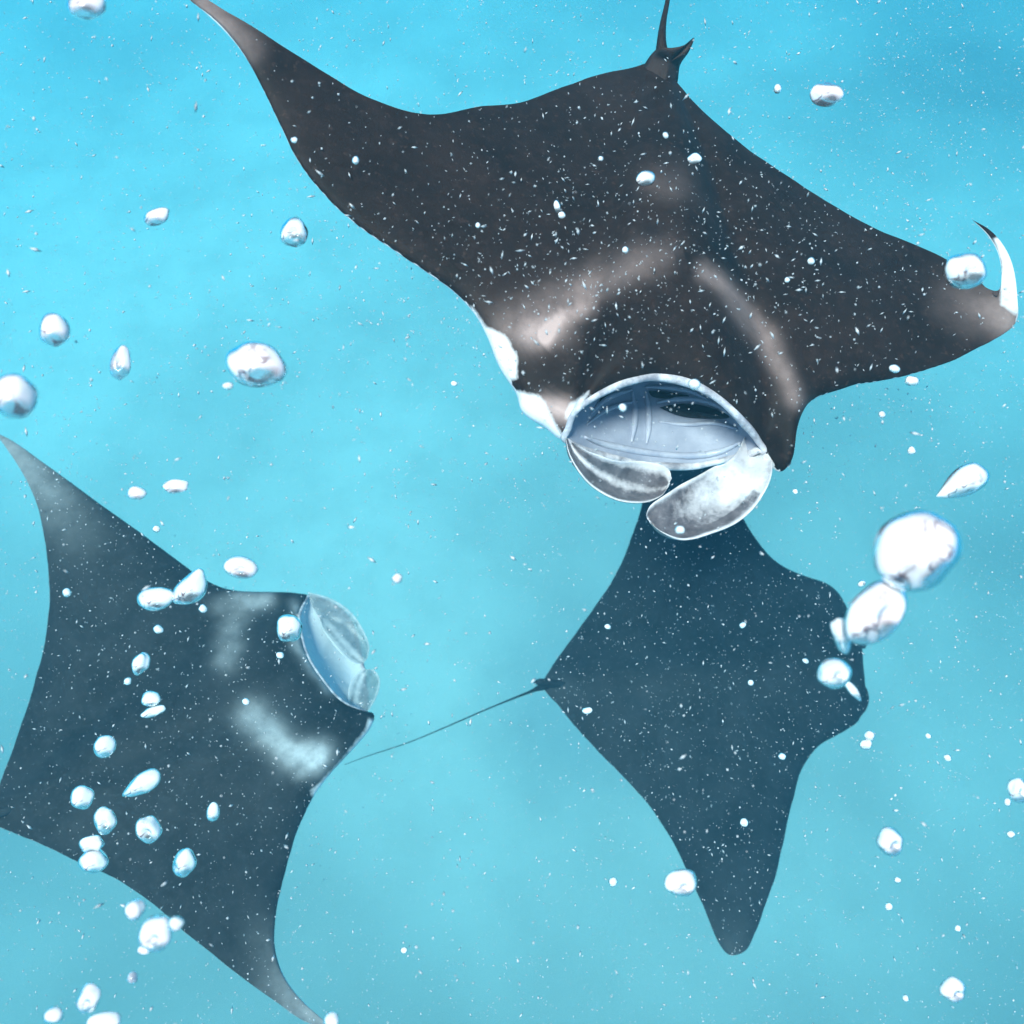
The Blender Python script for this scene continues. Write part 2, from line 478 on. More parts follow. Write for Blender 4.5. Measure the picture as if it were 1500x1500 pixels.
        me = mesh(name, V, F, {'belly': [0] * len(V), 'pale': [0.05] * len(V)})
        bm = bmesh.new(); bm.from_mesh(me); bmesh.ops.remove_doubles(bm, verts=bm.verts, dist=1e-5)
        bmesh.ops.recalc_face_normals(bm, faces=bm.faces); bm.to_mesh(me); bm.free()
        return link(name, me, s.skin, s.root)

    def eye(s, px, py, h, r):
        bm = bmesh.new(); bmesh.ops.create_icosphere(bm, subdivisions=3, radius=r)
        for f in bm.faces: f.smooth = True
        me = bpy.data.meshes.new('eye'); bm.to_mesh(me); bm.free()
        o = link('eye', me, EYE, s.root); o.location = s.pt(px, py, h) - s.root.location
        o.matrix_parent_inverse = Matrix.Identity(4)
        return o

    def slit(s, poly):
        """a narrow dark gill opening lying on the mouth lining"""
        P = catmull([Vector((*p, 0)) for p in poly + [poly[0]]], 5)[:-1]
        V = []; cx, cyy = P[:, 0].mean(), P[:, 1].mean()
        for (x, y) in [(cx, cyy)] + [(p[0], p[1]) for p in P]:
            d = ray(x, y).normalized()
            hit = s.cav.ray_cast(CAM + d * 0.5, d)
            q = hit[0] if hit[0] else CAM + d * 3
            V.append(q - d * 0.006)
        V2 = [q + (Vector(V[0]) - CAM).normalized() * 0.012 for q in V]
        n = len(P)
        F = [(0, 1 + i, 1 + (i + 1) % n) for i in range(n)]
        F += [(1 + i, n + 2 + i, n + 2 + (i + 1) % n, 1 + (i + 1) % n) for i in range(n)]
        return link('gill_slit', mesh('gill_slit', V + V2, F, smooth=False), SLIT, s.cav_obj)

def empty(name, loc):
    o = bpy.data.objects.new(name, None); COL.objects.link(o); o.location = loc
    o.empty_display_size = 0.2
    bpy.context.view_layer.update()
    return o

# ---- A: the near ray, mouth wide open towards us
def manta_a():
    anchor = at(960, 380, 2.0)
    nrm = Vector((math.sin(math.radians(10)), -0.10, math.cos(math.radians(10))))
    root = empty('manta_ray', anchor)
    tag(root, 'brownish black manta ray with its mouth wide open and tan shoulder bands', 'manta ray', 'manta rays feeding together')
    R = Ray_Fish(root, anchor, nrm, SKIN_A, 0.82)
    S = [
        ((214, -62, .30), (214, -62, .30), .000, .000),
        ((246, -28, .29), (262, -32, .29), .004, .003),
        ((279, 1, .27), (306, 2, .27), .007, .005),
        ((318, 32, .25), (362, 34, .25), .010, .008),
        ((355, 76, .22), (424, 74, .22), .013, .011),
        ((385, 130, .19), (482, 110, .19), .016, .014),
        ((410, 182, .16), (532, 138, .16), .020, .018),
        ((441, 240, .13), (590, 161, .13), .025, .022),
        ((482, 292, .10), (640, 167, .10), .032, .028),
        ((542, 342, .07), (700, 156, .07), .040, .034),
        ((610, 389, .04), (760, 150, .04), .050, .042),
        ((665, 427, .01), (815, 131, .02), .062, .055),
        ((697, 462, -.01), (858, 115, .01), .075, .07),
        ((714, 492, -.03), (885, 107, .0), .085, .085),
        ((733, 535, -.05), (908, 102, .0), .092, .10),
        ((757, 572, -.06), (925, 98, .0), .097, .11),
        ((766, 601, -.07), (937, 95, .0), .10, .12),
        ((800, 624, -.08), (944, 93, .0), .102, .12),
        ((826, 642, -.08), (949, 93, .0), .104, .12),
        ((838, 610, -.02), (953, 93, .0), .105, .12, (846, 655, -.12)),
        ((862, 586, .03), (957, 94, .0), .106, .12, (872, 664, -.17)),
        ((896, 567, .05), (961, 95, .0), .107, .12, (907, 672, -.20)),
        ((930, 556, .06), (965, 97, .0), .108, .12, (942, 680, -.22)),
        ((966, 553, .06), (969, 99, .0), .108, .12, (980, 684, -.22)),
        ((1008, 560, .06), (973, 102, .0), .107, .12, (1018, 683, -.22)),
        ((1046, 580, .05), (977, 105, .0), .106, .12, (1052, 677, -.20)),
        ((1078, 606, .02), (981, 109, .0), .105, .12, (1082, 668, -.16)),
        ((1102, 634, -.03), (985, 113, .0), .104, .12, (1104, 663, -.11)),
        ((1120, 660, -.08), (989, 118, .0), .102, .11),
        ((1142, 690, -.07), (994, 124, .0), .098, .10),
        ((1159, 676, -.05), (1001, 132, .0), .094, .095),
        ((1163, 642, -.03), (1010, 143, .0), .09, .09),
        ((1174, 606, -.02), (1022, 155, .0), .085, .08),
        ((1195, 582, -.01), (1040, 172, .0), .078, .07),
        ((1228, 569, .0), (1068, 196, .0), .066, .055),
        ((1270, 561, .0), (1110, 228, .0), .052, .042),
        ((1318, 552, .0), (1165, 265, .0), .040, .033),
        ((1365, 539, .0), (1225, 303, .0), .030, .025),
        ((1408, 522, .01), (1288, 337, .0), .022, .018),
        ((1445, 503, .02), (1345, 361, .01), .016, .013),
        ((1470, 488, .03), (1395, 385, .02), .012, .010),
        ((1484, 477, .05), (1432, 410, .03), .009, .008),
        ((1491, 462, .08), (1456, 432, .06), .007, .006),
        ((1490, 440, .09), (1465, 428, .08), .006, .005),
        ((1488, 412, .10), (1467, 404, .09), .005, .004),
        ((1482, 385, .11), (1466, 380, .10), .005, .004),
        ((1470, 360, .12), (1460, 359, .11), .004, .003),
        ((1450, 337, .13), (1445, 339, .12), .003, .002),
        ((1424, 322, .14), (1424, 322, .14), .0, .0),
    ]
    pale = [
        ([(752, 482), (800, 458), (850, 432)], (32, 22), 0.38, 0.36),
        ([(850, 432), (905, 405), (965, 380)], (34, 20), 0.42, 0.20),
        ([(770, 486), (808, 474)], 24, 0.75, 0.8),  # here and next line: bright highlight painted into the shoulder skin
        ([(796, 488), (818, 466)], 14, 1.9, 1.2),
        ([(818, 466), (862, 446)], 14, 0.8, 0.45),
        ([(1030, 398), (1075, 440), (1120, 492), (1150, 545), (1165, 590)], 14, 0.40, 0.34),
        ([(1395, 440), (1440, 450), (1475, 462)], 32, 0.12, 0.55),
        ([(300, 5), (370, 70)], 22, 0.5, 0.2),
        ([(960, 265), (990, 270)], 25, 0.12, 0.12),
        ([(798, 600), (835, 606)], 16, 0.9, 0.9),
    ]
    white = [[(1466, 446), (1466, 385), (1455, 350), (1500, 335), (1500, 468)],
             [(690, 448), (711, 478), (740, 492), (757, 520), (758, 554), (690, 566)],
             [(690, 574), (762, 573), (790, 580), (800, 592), (812, 618), (832, 650), (690, 660)], [(832, 594), (862, 574), (842, 622), (828, 612)]]
    back = s_back = (R.pt(970, 110) - R.pt(975, 560, .06)); back = back - R.n * back.dot(R.n) * 1.0
    R.body(S, 8, 64, pale, white, None, back, 0.28)
    # lips
    ring = R.ring[::4]
    R.tube('lip', ring, [.0072 + .004 * noise.noise(Vector(p) * 9) for p in ring], LIP, 10, True)
    # gill slits seen inside the mouth
    for poly in ([(966, 597), (990, 592), (1020, 592), (1050, 600), (1068, 612), (1030, 613), (995, 609)],
                 [(950, 573), (975, 573), (1010, 580), (985, 584), (958, 582)],
                 [(880, 583), (897, 577), (892, 586), (878, 592)],):
        R.slit(poly)
    def on_lining(pts):
        res = []
        for x, y in pts:
            d = ray(x, y).normalized(); hit = R.cav.ray_cast(CAM + d * 0.5, d)
            if hit[0]: res.append(hit[0] - d * 0.002)
        return res
    for pts, rad in (([(962, 590), (990, 585), (1022, 586), (1052, 595), (1076, 613)], .006), ([(945, 567), (980, 568), (1012, 574), (1040, 588)], .006),
                     ([(866, 606), (880, 590), (902, 578), (926, 571)], .006), ([(860, 622), (884, 603), (912, 592), (934, 588)], .005),
                     ([(926, 574), (930, 600), (929, 625), (925, 648)], .007), ([(946, 574), (950, 602), (950, 628), (947, 650)], .007),
                     ([(856, 640), (890, 652), (940, 662), (1000, 668), (1050, 663), (1085, 648)], .008), ([(966, 618), (1005, 622), (1045, 620), (1080, 628)], .005)):
        q = on_lining(pts)
        if len(q) > 2:
            o = R.tube('gill_arch', q, [rad * (.35 if k in (0, len(q) - 1) else 1) for k in range(len(q))], LINE, 8, parent=R.cav_obj)
    # cephalic fins, curled together in front of the mouth
    def bl(a, q):
        rim = max(math.exp(-(q / .06) ** 2), math.exp(-((1 - q) / (.09 + .12 * a)) ** 2), math.exp(-((1 - a) / .06) ** 2))
        streak = 0.95 * math.exp(-((q - .62 + .3 * a) / .10) ** 2) * (1 - a) ** .5
        return min(1, max(rim * 1.1, streak))
    R.lobe([(827, 640, -.07), (832, 668, -.09), (846, 694, -.11), (870, 716, -.13), (902, 734, -.14), (938, 739, -.15), (966, 729, -.15), (979, 714, -.15)],
           [(842, 650, -.08), (862, 664, -.10), (888, 673, -.11), (914, 677, -.12), (940, 677, -.13), (962, 682, -.14), (977, 692, -.15), (982, 704, -.15)],
           0.20, .016, bl, lambda a, q: 0, mat=FIN_A)
    def br(a, q):
        rim = max(math.exp(-(q / .06) ** 2), math.exp(-((1 - q) / .06) ** 2), math.exp(-((1 - a) / .05) ** 2))
        k = 1 / (1 + math.exp((a - .58 + .5 * abs(q - .62)) / .10))
        edge = 0.0 if q > .22 or a < .25 else -0.35
        return min(1, max(rim * 1.1, k + edge))
    R.lobe([(1128, 630, -.16), (1128, 696, -.07), (1112, 734, -.08), (1084, 763, -.09), (1046, 783, -.10), (1004, 793, -.11), (970, 784, -.11), (953, 768, -.12)],
           [(1100, 622, -.18), (1074, 672, -.09), (1046, 687, -.10), (1020, 702, -.10), (992, 716, -.11), (968, 730, -.11), (952, 744, -.12), (947, 757, -.12)],
           0.20, .018, br, lambda a, q: 0, mat=FIN_A)
    R.eye(808, 604, -.056, .010); R.eye(1150, 676, -.07, .013)
    R.tube('tail', [R.pt(966, 160, -.03), R.pt(970, 100, .0), R.pt(969, 60, .04), R.pt(972, 30, .05), R.pt(978, 0, .06), R.pt(983, -40, .07), R.pt(990, -120, .08)],
           [.003, .020, .012, .008, .006, .0045, .003], SKIN_A)
    R.blade('dorsal_fin', [(936, 108, -.02), (952, 82, .03), (966, 70, .08), (984, 70, .10), (1002, 66, .11), (1017, 55, .12), (1009, 76, .09), (996, 96, .03), (990, 126, -.02), (962, 150, -.04)], .02)
    return R
RA = manta_a()

# ---- B: the ray heading right, mouth half hidden by its curled fins
def manta_b():
    anchor = at(260, 1060, 3.6)
    nrm = Vector((0.06, -0.12, 1))
    root = empty('manta_ray', anchor)
    tag(root, 'slate grey manta ray with pale shoulder spots under a scatter of bubbles', 'manta ray', 'manta rays feeding together')
    R = Ray_Fish(root, anchor, nrm, SKIN_B, 1.1)
    S = [
        ((-8, 633, .22), (-8, 633, .22), 0, 0),
        ((22, 648, .20), (14, 662, .20), .006, .005),
        ((72, 684, .17), (43, 704, .17), .010, .008),
        ((135, 730, .13), (60, 760, .13), .016, .013),
        ((196, 774, .10), (70, 818, .10), .024, .02),
        ((248, 812, .06), (73, 872, .06), .034, .03),
        ((288, 842, .03), (67, 930, .03), .048, .042),
        ((322, 860, .01), (55, 985, .01), .062, .055),
        ((352, 866, .0), (40, 1035, .0), .078, .07),
        ((382, 868, -.02), (25, 1080, .0), .092, .085),
        ((412, 868, -.04), (10, 1120, .0), .10, .10),
        ((440, 870, -.06), (0, 1148, .0), .105, .11),
        ((452, 874, -.06), (-6, 1163, .0), .107, .12),
        ((440, 893, .0), (-10, 1172, .0), .108, .12, (478, 880, -.10)),
        ((438, 915, .03), (-13, 1178, .0), .11, .12, (503, 898, -.15)),
        ((443, 940, .05), (-15, 1184, .0), .11, .12, (518, 922, -.19)),
        ((452, 965, .06), (-16, 1189, .0), .11, .12, (526, 950, -.20)),
        ((467, 990, .05), (-16, 1194, .0), .11, .12, (531, 978, -.19)),
        ((486, 1014, .03), (-15, 1199, .0), .11, .12, (535, 1004, -.15)),
        ((508, 1032, .0), (-12, 1204, .0), .108, .12, (538, 1024, -.10)),
        ((534, 1042, -.06), (-6, 1208, .0), .107, .12),
        ((548, 1046, -.06), (2, 1212, .0), .105, .11),
        ((543, 1066, -.05), (14, 1217, .0), .10, .10),
        ((520, 1094, -.03), (30, 1224, .0), .092, .085),
        ((492, 1124, -.01), (54, 1234, .0), .08, .07),
        ((466, 1156, .0), (84, 1248, .0), .066, .055),
        ((446, 1192, .0), (122, 1266, .0), .052, .044),
        ((430, 1234, .02), (164, 1284, .02), .040, .034),
        ((416, 1284, .04), (208, 1312, .04), .030, .025),
        ((405, 1336, .07), (256, 1352, .07), .022, .018),
        ((402, 1380, .10), (304, 1392, .10), .016, .013),
        ((412, 1424, .13), (352, 1430, .13), .011, .009),
        ((434, 1462, .16), (402, 1466, .16), .007, .006),
        ((466, 1494, .19), (446, 1496, .19), .005, .004),
        ((505, 1516, .21), (505, 1516, .21), 0, 0),
    ]
    pale = [
        ([(325, 890), (350, 880), (385, 878)], 16, 0.25, 0.6),
        ([(345, 895), (340, 930), (332, 965)], 20, 0.25, 0.35),
        ([(368, 1045), (392, 1070)], 22, 0.55, 0.6),
        ([(392, 1070), (430, 1105), (462, 1108)], 22, 0.6, 1.1),
        ([(440, 1125), (468, 1112)], 14, 0.6, 1.2),
        ([(10, 645), (70, 720), (110, 770)], 40, 0.45, 0.12),
        ([(470, 1498), (415, 1440), (390, 1370)], 34, 0.5, 0.1),
        ([(435, 890), (440, 945), (480, 1010)], 10, 0.4, 0.7),
    ]
    white = [[(540, 1052), (560, 1060), (500, 1130), (462, 1170), (455, 1160), (500, 1115), (536, 1068)]]
    back = R.pt(-10, 1190) - R.pt(495, 965)
    R.body(S, 6, 56, pale, white, None, back, 0.07, MOUTH_PALE)
    ring = R.ring[::4]
    R.tube('lip', ring, [.009] * len(ring), LIP, 8, True)
    def bl(a, q):
        rim = max(math.exp(-(q / .10) ** 2), math.exp(-((1 - q) / .10) ** 2), math.exp(-((1 - a) / .08) ** 2))
        return min(1, max(1.1 * math.exp(-((1 - q) / .13) ** 2), 0.7 * rim, 0.75 * math.exp(-((q - .7) / .12) ** 2)))
    R.lobe([(450, 868, -.04), (486, 878, -.06), (512, 896, -.08), (530, 920, -.10), (540, 945, -.11), (538, 965, -.11)],
           [(468, 902, -.05), (474, 924, -.07), (488, 944, -.08), (504, 962, -.09), (520, 972, -.10), (532, 972, -.11)],
           0.12, .015, bl, lambda a, q: 0, mat=FIN_B)
    R.lobe([(540, 1042, -.05), (550, 1026, -.06), (556, 1008, -.07), (555, 992, -.08), (546, 981, -.09)],
           [(510, 1034, -.05), (510, 1016, -.06), (514, 1000, -.07), (523, 987, -.08), (535, 980, -.09)],
           0.12, .015, bl, lambda a, q: 0, mat=FIN_B)
    R.eye(432, 872, -.05, .011); R.eye(541, 1052, -.05, .011)
    R.tube('tail', [R.pt(60, 1170, -.03), R.pt(-8, 1195, .0), R.pt(-50, 1208, .03), R.pt(-120, 1235, .03), R.pt(-260, 1290, .02), R.pt(-420, 1330, .0)],
           [.003, .020, .013, .009, .006, .003], SKIN_B)
    R.blade('dorsal_fin', [(22, 1180, .012), (0, 1184, .03), (-28, 1190, .06), (-40, 1198, .06), (-20, 1198, .03), (0, 1198, .012), (18, 1190, .008)], .014)
    return R
RB = manta_b()

# ---- C: the ray below, seen square from above, whip tail trailing left
def manta_c():
    anchor = at(1040, 1030, 4.4)
    nrm = Vector((-0.03, -0.16, 1))
    root = empty('manta_ray', anchor)
    tag(root, 'blue black manta ray with a long whip tail beneath the open mouthed ray', 'manta ray', 'manta rays feeding together')
    R = Ray_Fish(root, anchor, nrm, SKIN_C, 1.17)
    S = [
        ((985, 580, .20), (985, 580, .20), 0, 0),
        ((1012, 618, .18), (970, 620, .18), .008, .007),
        ((1042, 668, .15), (957, 665, .15), .014, .012),
        ((1068, 716, .12), (947, 710, .12), .020, .017),
        ((1090, 762, .09), (936, 755, .09), .030, .025),
        ((1116, 802, .06), (918, 805, .06), .042, .036),
        ((1146, 830, .03), (900, 845, .03), .055, .048),
        ((1180, 845, .01), (876, 882, .01), .07, .06),
        ((1210, 855, .0), (852, 916, .0), .085, .075),
        ((1230, 872, -.02), (830, 946, .0), .095, .09),
        ((1243, 896, -.03), (814, 968, .0), .10, .10),
        ((1250, 912, -.04), (806, 980, .0), .104, .11),
        ((1256, 930, .0), (802, 986, .0), .106, .11, (1254, 932, -.05)),
        ((1261, 955, .02), (799, 991, .0), .108, .11, (1257, 957, -.07)),
        ((1264, 980, .02), (797, 996, .0), .108, .11, (1259, 981, -.08)),
        ((1266, 1005, .01), (796, 1001, .0), .108, .11, (1262, 1005, -.07)),
        ((1267, 1028, -.03), (796, 1007, .0), .106, .11),
        ((1264, 1042, -.04), (799, 1013, .0), .104, .10),
        ((1254, 1060, -.03), (806, 1021, .0), .10, .095),
        ((1228, 1076, -.02), (818, 1034, .0), .092, .085),
        ((1198, 1094, .0), (836, 1056, .0), .08, .07),
        ((1176, 1124, .0), (860, 1084, .0), .066, .056),
        ((1164, 1160, .01), (892, 1116, .01), .052, .044),
        ((1154, 1204, .03), (926, 1152, .03), .040, .034),
        ((1144, 1250, .05), (958, 1190, .05), .031, .026),
        ((1131, 1296, .08), (986, 1234, .08), .024, .02),
        ((1117, 1338, .10), (1010, 1284, .10), .018, .015),
        ((1105, 1368, .12), (1032, 1332, .12), .013, .011),
        ((1096, 1388, .14), (1048, 1372, .14), .010, .008),
        ((1085, 1397, .15), (1060, 1392, .15), .007, .006),
        ((1072, 1400, .15), (1070, 1400, .15), 0, 0),
    ]
    pale = [([(1075, 1400), (1080, 1320)], 40, 0.35, 0.1), ([(815, 1000), (850, 1020)], 18, 0.2, 0.1)]
    back = R.pt(800, 1005) - R.pt(1250, 965)
    R.body(S, 6, 52, pale, [], None, back, 0.35)
    ring = R.ring[::4]
    R.tube('lip', ring, [.007] * len(ring), SKIN_C, 8, True)
    bl = lambda a, q: 0.3 * max(math.exp(-(q / .10) ** 2), math.exp(-((1 - q) / .10) ** 2))
    R.lobe([(1236, 890, -.02), (1254, 896, -.04), (1268, 912, -.06), (1272, 934, -.08), (1266, 950, -.09)],
           [(1244, 918, -.03), (1250, 924, -.05), (1255, 934, -.06), (1258, 944, -.07), (1262, 950, -.09)], 0.1, .015, bl, lambda a, q: .1)
    R.lobe([(1258, 1052, -.02), (1268, 1040, -.04), (1272, 1024, -.06), (1268, 1010, -.08), (1258, 1000, -.09)],
           [(1246, 1034, -.03), (1250, 1026, -.05), (1253, 1018, -.06), (1254, 1008, -.07), (1252, 1001, -.09)], 0.1, .015, bl, lambda a, q: .1)
    R.eye(1238, 900, -.03, .011); R.eye(1250, 1050, -.03, .011)
    R.tube('tail', [R.pt(850, 1002, -.03), R.pt(797, 1006, .0), R.pt(775, 1014, .02), R.pt(720, 1036, .02), R.pt(660, 1062, .02), R.pt(600, 1087, .01), R.pt(540, 1107, .0), R.pt(505, 1120, .0)],
           [.003, .017, .007, .0038, .003, .0024, .0018, .0012], SKIN_C)
    R.blade('dorsal_fin', [(832, 1000, .012), (812, 996, .03), (790, 994, .06), (782, 1001, .06), (796, 1005, .03), (812, 1008, .012), (826, 1005, .008)], .014)
    return R
RC = manta_c()

# ------------------------------------------------------------------ air bubbles
random.seed(5)
def bubble(px, py, rx, ry, ang, depth, label, group='', shape='', lump=0.10, rosy=False, seed=None):
    sd = seed if seed is not None else random.random() * 100
    c = at(px, py, depth)
    k = depth / FPX
    bm = bmesh.new(); bmesh.ops.create_icosphere(bm, subdivisions=4 if max(rx, ry) > 16 else 3, radius=1)
    ca, sa = math.cos(math.radians(ang)), math.sin(math.radians(ang))
    off = Vector((sd, sd * 1.7, -sd))
    for v in bm.verts:
        p = v.co.copy()
        d = 1 + lump * 1.9 * noise.noise(p * 1.1 + off) + lump * 0.25 * noise.noise(p * 2.6 + off)
        if shape == 'flat' and p.z > 0: p.z *= 0.8
        p *= d
        if shape == 'drop':                      # pulled out into a tail on one side
            q = (p.x + 1) / 2
            w = 0.28 + 0.80 * max(0.0, min(1.0, q)) ** 0.75
            p.y *= w; p.z *= w
        if shape == 'cup':                       # collapsed, mushroom-cap bubble
            p.y += 0.32 * (p.x * p.x) - 0.1
        if shape == 'dent':
            p.z -= 0.5 * math.exp(-((p.x - .1) ** 2 + (p.y + .1) ** 2) / .12) * (1 if p.z > 0 else 0)
        x, y, z = p.x * rx * k, p.y * ry * k, p.z * min(rx, ry) * 0.85 * k
        v.co = RGT * (x * ca - y * sa) + UPV * (x * sa + y * ca) - FWD * z
    for f in bm.faces: f.smooth = True
    me = bpy.data.meshes.new('air_bubble'); bm.to_mesh(me); bm.free()
    o = link('air_bubble', me, BUBP if rosy else BUB); o.location = c
    return tag(o, label, 'bubble', group or None)

# distinct bubbles, each with its own label
D = [
 (127, 8, 29, 20, 15, 1.1, 'rosy rimmed oval bubble in open water beside the brownish ray\'s raised wingtip', '', True),
 (1212, 138, 24, 17, -5, 1.5, 'flattened oval bubble in open water beside the brownish ray\'s dorsal fin', 'flat', True),
 (945, 262, 15, 11, 15, 1.7, 'larger oval of two bubbles over the brownish ray\'s back', 'flat', False),
 (1017, 233, 11, 8, 5, 1.7, 'smaller oval of two bubbles over the brownish ray\'s back', 'dent', False),
 (230, 317, 20, 12, 25, 1.4, 'slim tilted bubble beside the raised wing of the brownish ray', '', True),
 (431, 341, 19, 22, -20, 1.5, 'round bubble with a crease close to the brownish ray\'s leading wing edge', 'dent', False),
 (80, 483, 22, 24, 10, 1.2, 'soft squarish bubble in open water beside a tall narrow bubble', '', True),
 (177, 532, 14, 25, -12, 1.3, 'tall narrow bubble between a squarish bubble and a large wrinkled one', 'dent', True),
 (375, 535, 46, 33, -12, 1.2, 'large wrinkled oval bubble drifting alone between two rays', '', True),
 (334, 565, 8, 6, 0, 1.25, 'tiny bubble hanging off the large wrinkled oval bubble', '', False),
 (20, 580, 31, 33, 10, 1.0, 'large soft bubble above the slate ray\'s upper wingtip', '', True),
 (200, 722, 14, 10, -10, 1.3, 'small soft oval bubble beside a longer flat one above the slate ray\'s wing', '', True),
 (258, 712, 19, 10, 5, 1.4, 'long flat bubble above the slate ray\'s upper wing', 'flat', True),
 (353, 831, 25, 16, -10, 1.3, 'oval bubble with dark creases just off the slate ray\'s shoulder', 'dent', True),
 (228, 877, 28, 17, 10, 1.6, 'fat capsule shaped bubble touching a crescent bubble on the slate ray\'s wing edge', '', False),
 (279, 862, 32, 19, 48, 1.6, 'cyan tinged crescent bubble over the slate ray\'s upper wing edge', 'cup', False),
 (424, 920, 19, 20, 0, 1.7, 'round bubble over the slate ray\'s upper lip', '', False),
 (206, 972, 12, 17, -20, 1.8, 'pointed leaf shaped bubble over the middle of the slate ray\'s back', '', False),
 (221, 1024, 14, 11, 0, 1.8, 'upper half of a split pair of bubbles on the slate ray\'s back', 'dent', False),
 (225, 1042, 19, 8, 20, 1.8, 'thin slanted lower half of a split pair of bubbles on the slate ray', '', False),
 (206, 1150, 32, 19, 32, 1.75, 'teardrop bubble with a curved tail over the slate ray\'s back', 'drop', False),
 (154, 1093, 16, 16, 0, 1.7, 'round bubble alone above the teardrop bubble on the slate ray', '', False),
 (120, 1168, 17, 17, 0, 1.7, 'perfectly round bubble between the teardrop and the slate ray\'s hind edge', '', False),
 (155, 1202, 15, 21, 10, 1.7, 'upright bean shaped bubble over the slate ray\'s rear', 'dent', False),
 (217, 1215, 18, 20, 20, 1.7, 'round bubble with a dark notch over the slate ray\'s rear', 'dent', False),
 (134, 1237, 18, 13, 0, 1.7, 'wrinkled upper bubble of a stacked pair on the slate ray\'s hind edge', 'flat', False),
 (137, 1262, 21, 17, 10, 1.7, 'smooth lower bubble of a stacked pair on the slate ray\'s hind edge', '', False),
 (270, 1263, 16, 20, -10, 1.7, 'egg shaped bubble over the slate ray\'s lower wing', '', False),
 (312, 1190, 9, 15, -5, 1.8, 'narrow upright bubble over the slate ray\'s lower wing root', '', False),
 (198, 1332, 15, 15, 0, 1.1, 'round blurred bubble off the slate ray\'s hind edge', '', True),
 (230, 1366, 24, 27, -30, 1.05, 'large blurred bubble in a clump behind the slate ray\'s lower wing', 'dent', True),
 (257, 1353, 12, 10, 20, 1.0, 'small bubble stuck to the clump\'s large bubble next to the slate wing', '', True),
 (212, 1391, 11, 7, 5, 1.2, 'flat little bubble under the clump behind the slate ray\'s wing', '', True),
 (131, 1462, 17, 21, -25, 1.1, 'tall bubble of the blurred trio in open water behind the slate ray', 'dent', True),
 (78, 1487, 15, 12, 15, 1.1, 'tilted small bubble of the blurred trio behind the slate ray', '', True),
 (153, 1496, 25, 14, 5, 1.1, 'wide bubble of the blurred trio behind the slate ray', '', True),
 (486, 1495, 12, 12, 0, 1.2, 'round bubble beside the slate ray\'s lower wingtip', '', True),
 (1412, 397, 30, 26, -15, 1.3, 'round bubble with an inner ring over the brownish ray\'s curled wingtip', 'dent', False),
 (1409, 708, 40, 26, 28, 1.4, 'teardrop bubble in open water below the brownish ray\'s outstretched wing', 'drop', False),
 (1343, 806, 62, 57, 20, 0.95, 'biggest white bubble, joined to a second one by the blue black ray\'s head', '', True),
 (1282, 899, 55, 36, 48, 0.97, 'lumpy bubble merging with the biggest bubble near the blue black ray', 'dent', True),
 (1232, 928, 13, 26, 12, 1.0, 'thin cyan sliver of bubble on the lumpy bubble\'s side', 'cup', False),
 (1222, 986, 25, 22, 0, 1.2, 'round bubble over the blue black ray\'s snout', 'dent', False),
 (1249, 1011, 19, 6, -52, 1.25, 'thin slanted bubble trailing from the round one at the blue black ray\'s snout', '', False),
 (1336, 558, 10, 8, 0, 1.5, 'small oval bubble on the brownish ray\'s front wing edge', '', False),
 (1310, 540, 8, 6, -15, 1.5, 'small chip shaped bubble just inside the brownish ray\'s front wing edge', '', False),
 (1274, 1078, 8, 8, 0, 1.6, 'upper of two tiny touching bubbles below the blue black ray\'s head', '', False),
 (1269, 1090, 9, 8, 0, 1.6, 'lower of two tiny touching bubbles below the blue black ray\'s head', '', False),
 (1304, 1233, 20, 20, 0, 1.2, 'round mottled bubble in open water off the blue black ray\'s lower wing', 'dent', True),
 (998, 1293, 23, 20, 0, 1.3, 'round bubble on the hind edge of the blue black ray\'s lower wing', 'dent', True),
 (1396, 1450, 18, 17, 0, 1.2, 'round rosy bubble in empty water far below the blue black ray', 'dent', True),
 (1491, 1157, 14, 19, 0, 1.3, 'tall pale bubble in open water off the blue black ray\'s snout', 'dent', False),
 (860, 1041, 8, 5, 5, 1.9, 'small flat bubble near the blue black ray\'s tail root', '', False),
 (1017, 563, 9, 8, 0, 1.4, 'small bubble on the brownish ray\'s upper lip', '', False),
 (996, 776, 7, 6, 0, 1.3, 'small bubble over the brownish ray\'s curled head fin tip', '', False),
 (912, 597, 6, 6, 0, 1.3, 'tiny bubble over the brownish ray\'s open mouth, near the gill slits', '', False),
 (1139, 130, 6, 7, 0, 1.7, 'tiny bubble beside the flattened oval bubble near the dorsal fin', '', False),
 (582, 847, 8, 8, 0, 1.2, 'small soft bubble in open water between the slate and blue black rays', '', True),
 (194, 1432, 8, 8, 0, 1.2, 'small soft bubble between the clump and the blurred trio', '', True),
 (816, 302, 5, 9, 10, 1.7, 'upper of two tiny bubbles over the brownish ray\'s back', '', False),
 (823, 315, 6, 5, 0, 1.7, 'lower of two tiny bubbles over the brownish ray\'s back', '', False),
]
for px, py, rx, ry, an, dp, lab, shp, rosy in D:
    bubble(px, py, rx, ry, an, dp, lab, 'air bubbles rising through the water', shp, 0.10 if rx < 25 else 0.07, rosy)
